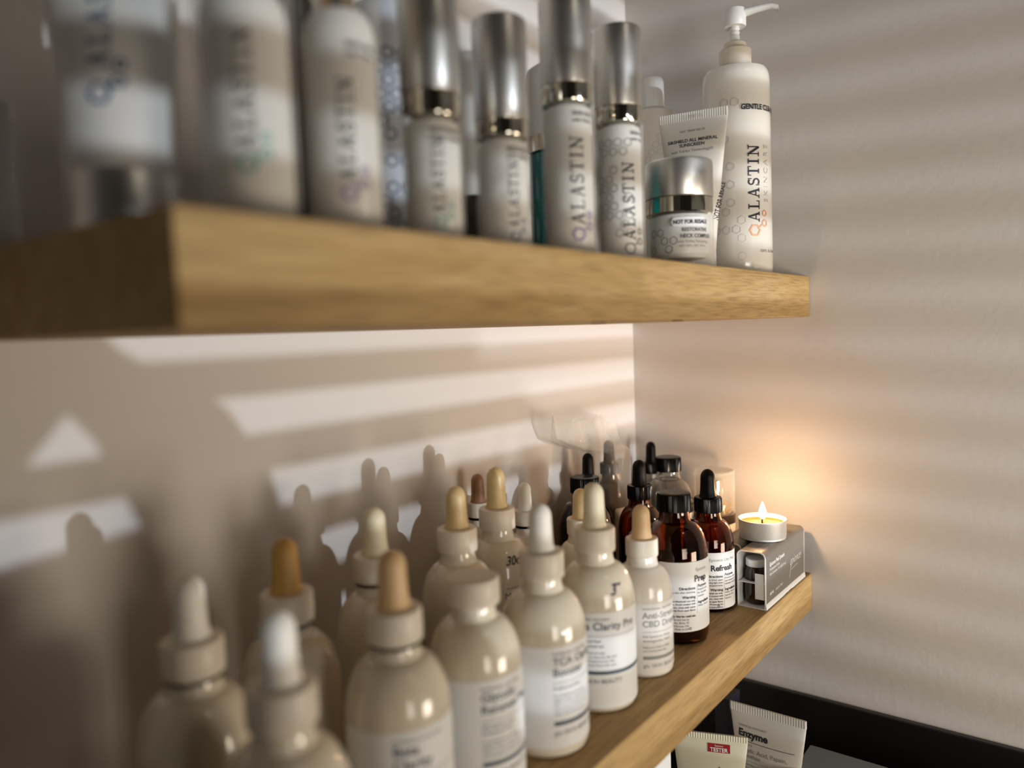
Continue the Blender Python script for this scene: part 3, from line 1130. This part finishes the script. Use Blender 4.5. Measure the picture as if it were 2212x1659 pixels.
def airless_open(x, y, label, R, z_sh, z_top, logo, a_txt, txt, name='airless_bottle', lines=()):
    """double-walled bottle with a gold pump under a clear cover"""
    t = thing(name, label, 'bottle', (x, y, UZ), face(x, y))
    ri = R * .88
    ib = mesh_obj('inner_bottle', lathe('inner_bottle', [(0, .002), (ri * .9, .002), (ri, .004), (ri, z_sh - .009), (ri * .94, z_sh - .004), (ri * .8, z_sh - .001), (ri * .6, z_sh), (0, z_sh)], 'white_plastic'), t)
    mesh_obj('outer_wall', lathe('outer_wall', [(0, 0), (R * .95, 0), (R, .0008), (R, z_sh), (R * .99, z_sh + .0006)], 'acrylic'), t)
    mesh_obj('pump_head', lathe('pump_head', [(0, z_sh), (R * .42, z_sh), (R * .42, z_sh + .012), (R * .5, z_sh + .013), (R * .5, z_top - .006), (0, z_top - .005)], 'gold'), t)
    mesh_obj('pump_cover', lathe('pump_cover', [(R * .97, z_sh + .0008), (R, z_sh + .001), (R, z_top - .001), (R * .95, z_top), (0, z_top)], 'acrylic'), t)
    brand_print(ib, ri, a_txt, txt[0], txt[1], logo, 'ink', False, lift=.0004)
    for i, (s, sz) in enumerate(lines):
        wrap_text(ib, s, sz, 'ink', ri, a_txt - 10, z_sh - .016 - i * .0034, lift=.0004, bold=.00005)
    return t


airless_open(-0.5246, 0.035, 'white bottle with a teal mark, second from the left on the upper shelf', .0166, .081, .118, 'ink_teal', 8, (.017, .067))
airless_open(-0.4845, 0.032, 'white bottle with a violet mark and gold pump, third from the left', .0153, .085, .120, 'ink_violet', 18, (.012, .060), lines=LN)


def squeeze_tube(name, label, x, y, z, rotz, r_base, w_top, H, cap_h, mat, capmat, up=True, group=None, crimp=.007, capr=None, tilt=0):
    """standing-on-cap tube: round at the cap, flattened to a crimp at the top. Faces local -x, width along y"""
    t = thing(name, label, 'tube', (x, y, z), rotz)
    if tilt:
        t.rotation_euler = (0, tilt, rotz)
    capr = capr or r_base
    mesh_obj('cap', lathe('cap', [(0, 0), (capr * .96, 0), (capr, .0008), (capr, cap_h - .0006), (capr * .98, cap_h), (0, cap_h)], capmat), t)
    vs, fs = [], []
    n, K = 48, 16
    for k_ in range(K + 1):
        s_ = k_ / K
        zz = cap_h + (H - crimp - cap_h) * s_
        a_ = r_base * (1 - s_ ** 1.3) + .0009 * s_              # half depth
        b_ = r_base + (w_top / 2 - r_base) * s_ ** 1.1          # half width
        for i in range(n):
            a = 2 * PI * i / n
            vs.append((a_ * math.cos(a), b_ * math.sin(a), zz))
    for k_ in range(K):
        for i in range(n):
            j = (i + 1) % n
            fs.append((k_ * n + i, k_ * n + j, (k_ + 1) * n + j, (k_ + 1) * n + i))
    fs.append(tuple(range(n)))
    fs.append(tuple(range(K * n, K * n + n)))
    bd = mesh_obj('body', mk('body', vs, fs, mat, 50), t)
    # crimp: a ribbed flat strip
    vs, fs = [], []
    nr = 60
    for i in range(nr + 1):
        yy = -w_top / 2 + w_top * i / nr
        d = .0010 if i % 2 else .0007
        vs += [(-d, yy, H - crimp), (-d, yy, H), (d, yy, H), (d, yy, H - crimp)]
    for i in range(nr):
        o, p = 4 * i, 4 * i + 4
        fs += [(o, o + 1, p + 1, p), (o + 1, o + 2, p + 2, p + 1), (o + 2, o + 3, p + 3, p + 2), (o + 3, o, p, p + 3)]
    fs += [(0, 3, 2, 1), (4 * nr, 4 * nr + 1, 4 * nr + 2, 4 * nr + 3)]
    cm = mesh_obj('crimp', mk('crimp', vs, fs, mat), t)

    def surf(yy, zz):
        s_ = min(1, max(0, (zz - cap_h) / (H - crimp - cap_h)))
        a_ = r_base * (1 - s_ ** 1.3) + .0009 * s_
        b_ = r_base + (w_top / 2 - r_base) * s_ ** 1.1
        q = max(0, 1 - (yy / b_) ** 2)
        return -a_ * math.sqrt(q) - .0003

    def put(me, py, pz, nm='lettering', parent=bd, roll_=0):
        """py = where the text starts, to the viewer's right; text runs towards -y"""
        ca, sa = math.cos(roll_), math.sin(roll_)
        subdiv_x(me, .004)
        for v in me.vertices:
            uu, vv = v.co.x * ca - v.co.y * sa, v.co.x * sa + v.co.y * ca
            yy, zz = -(py + uu), pz + vv
            v.co = Vector((surf(yy, zz) if zz < H - crimp else -.0013, yy, zz))
        return mesh_obj(nm, me, parent)
    return t, bd, put


# leftmost tube standing on its silver cap
t, bd, put = squeeze_tube('squeeze_tube', 'white tube standing on a silver cap, farthest left on the upper shelf', -0.5500, 0.0755, UZ, math.radians(38), .0185, .054, .150, .0215, 'white_plastic', 'silver', crimp=.008)
P_, ln_ = serif_word(.0075)
me = strip('lettering', [[(-y_, x_) for x_, y_ in p] for p in P_], 'ink_blue')
put(me, .0055, .054)
me = strip('emblem', hexa(0, 0, .0042, .0013, 0) + hexa(.006, .004, .0024, .001) + hexa(.0065, .010, .0022, .001) + [seg_poly((.003, .002), (.0045, .003), .001)], 'ink_blue')
put(me, .002, .046, 'emblem')
# (lighter tube half-seen beyond the shelf end)
squeeze_tube('squeeze_tube', 'pale tube cropped by the left edge of the photo, upper shelf', -0.5650, 0.1500, UZ, math.radians(38), .0075, .017, .060, .012, 'white_plastic', 'white_plastic')

# back row glimpses
t = thing('slim_bottle', 'cool white bottle with dark hexagons, behind the silver caps at left', 'bottle', (-0.4075, 0.088, UZ), face(-.4075, .088))
ib = mesh_obj('body', lathe('body', [(0, 0), (.0145, 0), (.0155, .001), (.0155, .122), (.0145, .1265), (.010, .128), (0, .128)], 'blue_white'), t)
mesh_obj('pump_head', lathe('pump_head', [(0, .128), (.006, .128), (.006, .146), (0, .147)], 'brown_bottle'), t)
hex_pattern(ib, .0155, -35, 35, .015, .105, .0042, 'ink_blue', 9, .0003, .45)
t = thing('airless_bottle', 'teal bottle glimpsed behind the tall silver caps', 'bottle', (-0.2500, 0.088, UZ), 0)
mesh_obj('body', lathe('body', [(0, 0), (.0200, 0), (.0210, .001), (.0210, .0770), (.0200, .0785), (0, .0785)], 'teal'), t)
mesh_obj('ring', lathe('ring', [(0, .0787), (.0222, .0787), (.0222, .0890), (.0, .0890)], 'mirror'), t)
mesh_obj('cap', lathe('cap', [(0, .0892), (.0218, .0892), (.0218, .1270), (.0205, .1330), (.016, .1362), (0, .1370)], 'white_plastic'), t)
t = thing('small_bottle', 'small dark brown bottle glimpsed between the fifth and sixth silver caps', 'bottle', (-0.3405, 0.088, UZ), 0)
mesh_obj('body', lathe('body', [(0, 0), (.0120, 0), (.0128, .001), (.0128, .034), (.009, .040), (0, .040)], 'brown_bottle'), t)
mesh_obj('cap', lathe('cap', [(0, .0402), (.0092, .0402), (.0092, .118), (.007, .121), (0, .121)], 'white_plastic'), t)
t = thing('small_bottle', 'dark bottle in the gap between second and third white bottles', 'bottle', (-0.4640, 0.086, UZ), 0)
mesh_obj('body', lathe('body', [(0, 0), (.0118, 0), (.0126, .001), (.0126, .088), (.010, .096), (0, .097)], 'brown_bottle'), t)
mesh_obj('cap', lathe('cap', [(0, .0972), (.0085, .0972), (.0085, .112), (.0075, .113), (0, .113)], 'black'), t)
t = thing('lotion_bottle', 'white hexagon-printed bottle with a small cap behind the tube labelled SilkSHIELD', 'bottle', (-0.0340, 0.128, UZ), face(-.034, .128))
ib = mesh_obj('body', lathe('body', [(0, 0), (.0190, 0), (.0200, .001), (.0200, .148), (.0185, .1565), (.012, .1600), (0, .1602)], 'tube_plastic'), t)
mesh_obj('cap', lathe('cap', [(0, .1604), (.0095, .1604), (.0098, .161), (.0098, .184), (.0085, .1875), (.005, .1885), (0, .1888)], 'white_plastic'), t)
hex_pattern(ib, .0200, -80, 40, .02, .14, .0042, 'ink_faint', 12, .0003, .6)

# sunscreen tube
t, bd, put = squeeze_tube('squeeze_tube', 'cream tube labelled SilkSHIELD ALL MINERAL SUNSCREEN behind the jar', -0.1475, 0.0385, UZ, math.radians(10), .0150, .0505, .1178, .016, 'tube_plastic', 'white_plastic', crimp=.0062)
put(text_mesh('lettering', 'NDC 70604-600-02', .0023, 'ink_grey', align='CENTER'), 0, .1030)
put(text_mesh('lettering', 'SilkSHIELD ALL MINERAL\nSUNSCREEN', .0034, 'ink', bold=.00004, align='CENTER', line=1.0), 0, .0955)
put(text_mesh('lettering', 'with TriHex Technology\u00ae', .0029, 'ink_grey', align='CENTER'), 0, .0880)
put(text_mesh('lettering', '212461A', .0040, 'ink_faint', align='CENTER'), 0, .1130)
me = text_mesh('lettering', 'NOT FOR RESALE', .0035, 'ink', bold=.0001)
put(me, .0172, .037, roll_=math.radians(78))

# jar with silver lid
jr = .0228
t = thing('cosmetic_jar', 'clear-walled jar with satin silver lid and NOT FOR RESALE sticker', 'jar', (-0.1959, 0.028, UZ), face(-.1959, .028))
ib = mesh_obj('inner_cup', lathe('inner_cup', [(0, .0065), (jr * .75, .0065), (jr * .87, .009), (jr * .90, .014), (jr * .90, .0335), (jr * .86, .0350), (0, .0352)], 'white_plastic'), t)
mesh_obj('outer_wall', lathe('outer_wall', [(0, 0), (jr * .95, 0), (jr * .99, .001), (jr, .003), (jr, .0345), (jr * .97, .0358), (jr * .9, .0360)], 'acrylic'), t)
mesh_obj('ring', lathe('ring', [(0, .0361), (jr * .97, .0361), (jr * .99, .0367), (jr * .99, .0462), (jr * .96, .0468)], 'mirror'), t)
mesh_obj('lid', lathe('lid', [(0, .0469), (jr * .985, .0469), (jr, .0475), (jr, .0690), (jr * .985, .0708), (jr * .94, .0717), (jr * .6, .0720), (0, .0720)], 'silver'), t)
hex_pattern(ib, jr * .9, -55, 10, .012, .028, .0036, 'ink_grey', 3, .0003, .4)
st = mesh_obj('sticker', band('sticker', jr, -13, 46, .0262, .0322, 'label', .0003, .0028, 36), t)
wrap_text(st, 'NOT FOR RESALE', .0036, 'ink', jr, -10, .0279, bold=.00012, lift=.0006, sx=.82)
for s, z, a_, sz, mk_ in (('RESTORATIVE', .0232, 4, .0034, 'ink'), ('NECK COMPLEX', .0190, 1, .0036, 'ink'), ('with TriHex Technology', .0157, -3, .0025, 'ink_grey'), ('NET 1.0 FL. OZ. / 29 mL', .0130, -1, .0021, 'ink_grey')):
    wrap_text(ib, s, sz, mk_, jr * .9, a_, z, lift=.0004, sx=.9, bold=.00006 if mk_ == 'ink' else 0)

# pump bottle at the right end
pr_ = .0275
t = thing('pump_bottle', 'tall white pump bottle labelled GENTLE CLEANSER at the right end', 'bottle', (-0.0600, 0.0400, UZ), face(-.06, .04))
body_p = [(0, .0008), (pr_ * .85, 0), (pr_ * .95, .0006), (pr_ * 1.0, .003), (pr_ * 1.01, .012), (pr_, .06), (pr_ * .985, .12), (pr_ * .975, .1560),
          (pr_ * .965, .1605), (pr_ * .94, .1640), (pr_ * .88, .1668), (pr_ * .78, .1680), (.0118, .1684), (0, .1684)]
bd = mesh_obj('body', lathe('body', body_p, 'milk'), t)
mesh_obj('collar', lathe('collar', [(0, .1685), (.0128, .1685), (.0130, .1690), (.0128, .1838), (.0120, .1848), (.0090, .1850), (.0088, .1895), (.0078, .1904), (.0045, .1905), (0, .1905)], 'cap', 96, 35), t)
mesh_obj('pump_stem', lathe('pump_stem', [(0, .1905), (.0040, .1905), (.0040, .1960), (.0034, .1965), (.0042, .1985), (.0034, .2000), (.0042, .2015), (.0034, .2030), (.0044, .2050), (0, .2050)], 'white_plastic', 32), t)
hd = mesh_obj('pump_head', lathe('pump_head', [(0, .2030), (.0086, .2030), (.0092, .2040), (.0092, .2130), (.0084, .2168), (.0060, .2180), (0, .2184)], 'white_plastic', 40), t)
# spout: tapered bar that leaves the head to the viewer's right and turns down
vs, fs = [], []
path = [(0, .2135, .0062, .0034), (.010, .2140, .0050, .0030), (.020, .2155, .0040, .0026), (.029, .2160, .0034, .0024), (.034, .2135, .0030, .0026), (.0345, .2095, .0026, .0024)]
for s_, z_, wv, hv in path:
    for i in range(12):
        a = 2 * PI * i / 12
        vs.append((wv * math.cos(a), s_, z_ + hv * math.sin(a)))
for k_ in range(len(path) - 1):
    for i in range(12):
        j = (i + 1) % 12
        fs.append((k_ * 12 + i, k_ * 12 + j, k_ * 12 + 12 + j, k_ * 12 + 12 + i))
fs += [tuple(range(12)), tuple(range(len(vs) - 12, len(vs)))]
mesh_obj('spout', mk('spout', vs, fs, 'white_plastic', 50), t)
brand_print(bd, pr_, 38, .030, .1055, 'ink_orange', 'ink', True, .0004)
wrap_text(bd, 'GENTLE CLEANSER', .0056, 'ink', pr_, 8, .1300, bold=.00018, lift=.0004, sx=.9)
wrap_text(bd, '12.0 FL. Oz. (354 mL)', .0030, 'ink', pr_, 38, .0180, lift=.0004, sx=.85)
hex_pattern(bd, pr_, -60, 12, .015, .150, .0046, 'ink_faint', 21, .0003, .3)

# ------------------------------------------------------------------ tubes on the counter below
CT = -0.24
t, bd, put = squeeze_tube('squeeze_tube', 'cream tube labelled Enzyme standing under the lower shelf', -0.0900, 0.0094, CT, 0, .0170, .0620, .1490, .020, 'tube_plastic', 'black', crimp=.0065)
put(text_mesh('lettering', 'CHEMICAL EXFOLIANT', .0023, 'ink_grey'), -.0235, .1312)
put(text_mesh('lettering', 'Enzyme', .0080, 'ink', bold=.0003), -.0235, .1235)
put(strip('rule', [[(0, 0), (.046, 0), (.046, .0004), (0, .0004)]], 'ink'), -.0235, .1200, 'rule')
put(text_mesh('lettering', 'INGREDIENTS', .0020, 'ink_grey'), -.0235, .1168)
put(text_mesh('lettering', 'Salicylic Acid, Papain,\nBromelain', .0048, 'ink_grey', line=.9), -.0235, .1118)
put(strip('rule', [[(0, 0), (.046, 0), (.046, .0002), (0, .0002)]], 'ink_grey'), -.0235, .1048, 'rule')
put(text_mesh('lettering', 'Designed for oily or congested skin\nwith breakouts, this peel is made\nto refine the skin. Apply for five\nminutes and rinse off.', .0029, 'ink_grey', line=.9), -.0235, .1012)
t, bd, put = squeeze_tube('squeeze_tube', 'glossy cream tube with a dark red TESTER label, lower edge', -0.1500, 0.0330, CT, math.radians(-21) * -1, .0150, .0560, .1500, .020, 'tube_cream', 'white_plastic', crimp=.0045)
me = strip('tester_label', [[(0, 0), (.0165, 0), (.0165, .0065), (0, .0065)]], 'red')
rl = put(me, -.0015, .1365, 'tester_label')
m1 = put(text_mesh('lettering', 'TESTER', .0040, 'ink_white', bold=.0001, align='CENTER'), .0067, .1373)
m2 = put(text_mesh('lettering', 'Epionce', .0020, 'ink_white', align='CENTER'), .0067, .1410)
for m_ in (m1, m2):
    for v in m_.data.vertices:
        v.co.x -= .0003
put(strip('emblem', [seg_poly((0, .008), (.004, .004), .0006), seg_poly((.004, .004), (.0055, .001), .0007), seg_poly((.0062, .0045), (.0068, .0035), .0009)], 'ink'), .0065, .1180, 'emblem')
o = mesh_obj('carton', box_mesh('carton', -.0130, .0130, -.009, .009, 0, .160, 'carton_in', .0006))
o.location = (-0.205, .054, CT)
tag(o, 'white carton just showing below the shelf edge, left of the tester tube', 'box')
o = mesh_obj('carton', box_mesh('carton', -.012, .012, -.0065, .0065, 0, .1460, 'navy', .0006))
o.location = (-0.0730, .0500, CT)
tag(o, 'dark navy carton behind the tube labelled Enzyme', 'box')
g = thing('carton', 'slate grey carton lying at the bottom right corner below the shelf', 'box', (-0.085, -0.125, CT))
mesh_obj('body', box_mesh('body', -.035, .033, -.110, .112, 0, .110, 'grey_card', .0008), g)
me = text_mesh('lettering', 'System', .012, 'ink', bold=.0003)
for v in me.vertices:
    v.co = Vector((-.004 + v.co.y, .088 - v.co.x, .1103))
mesh_obj('lettering', me, g)
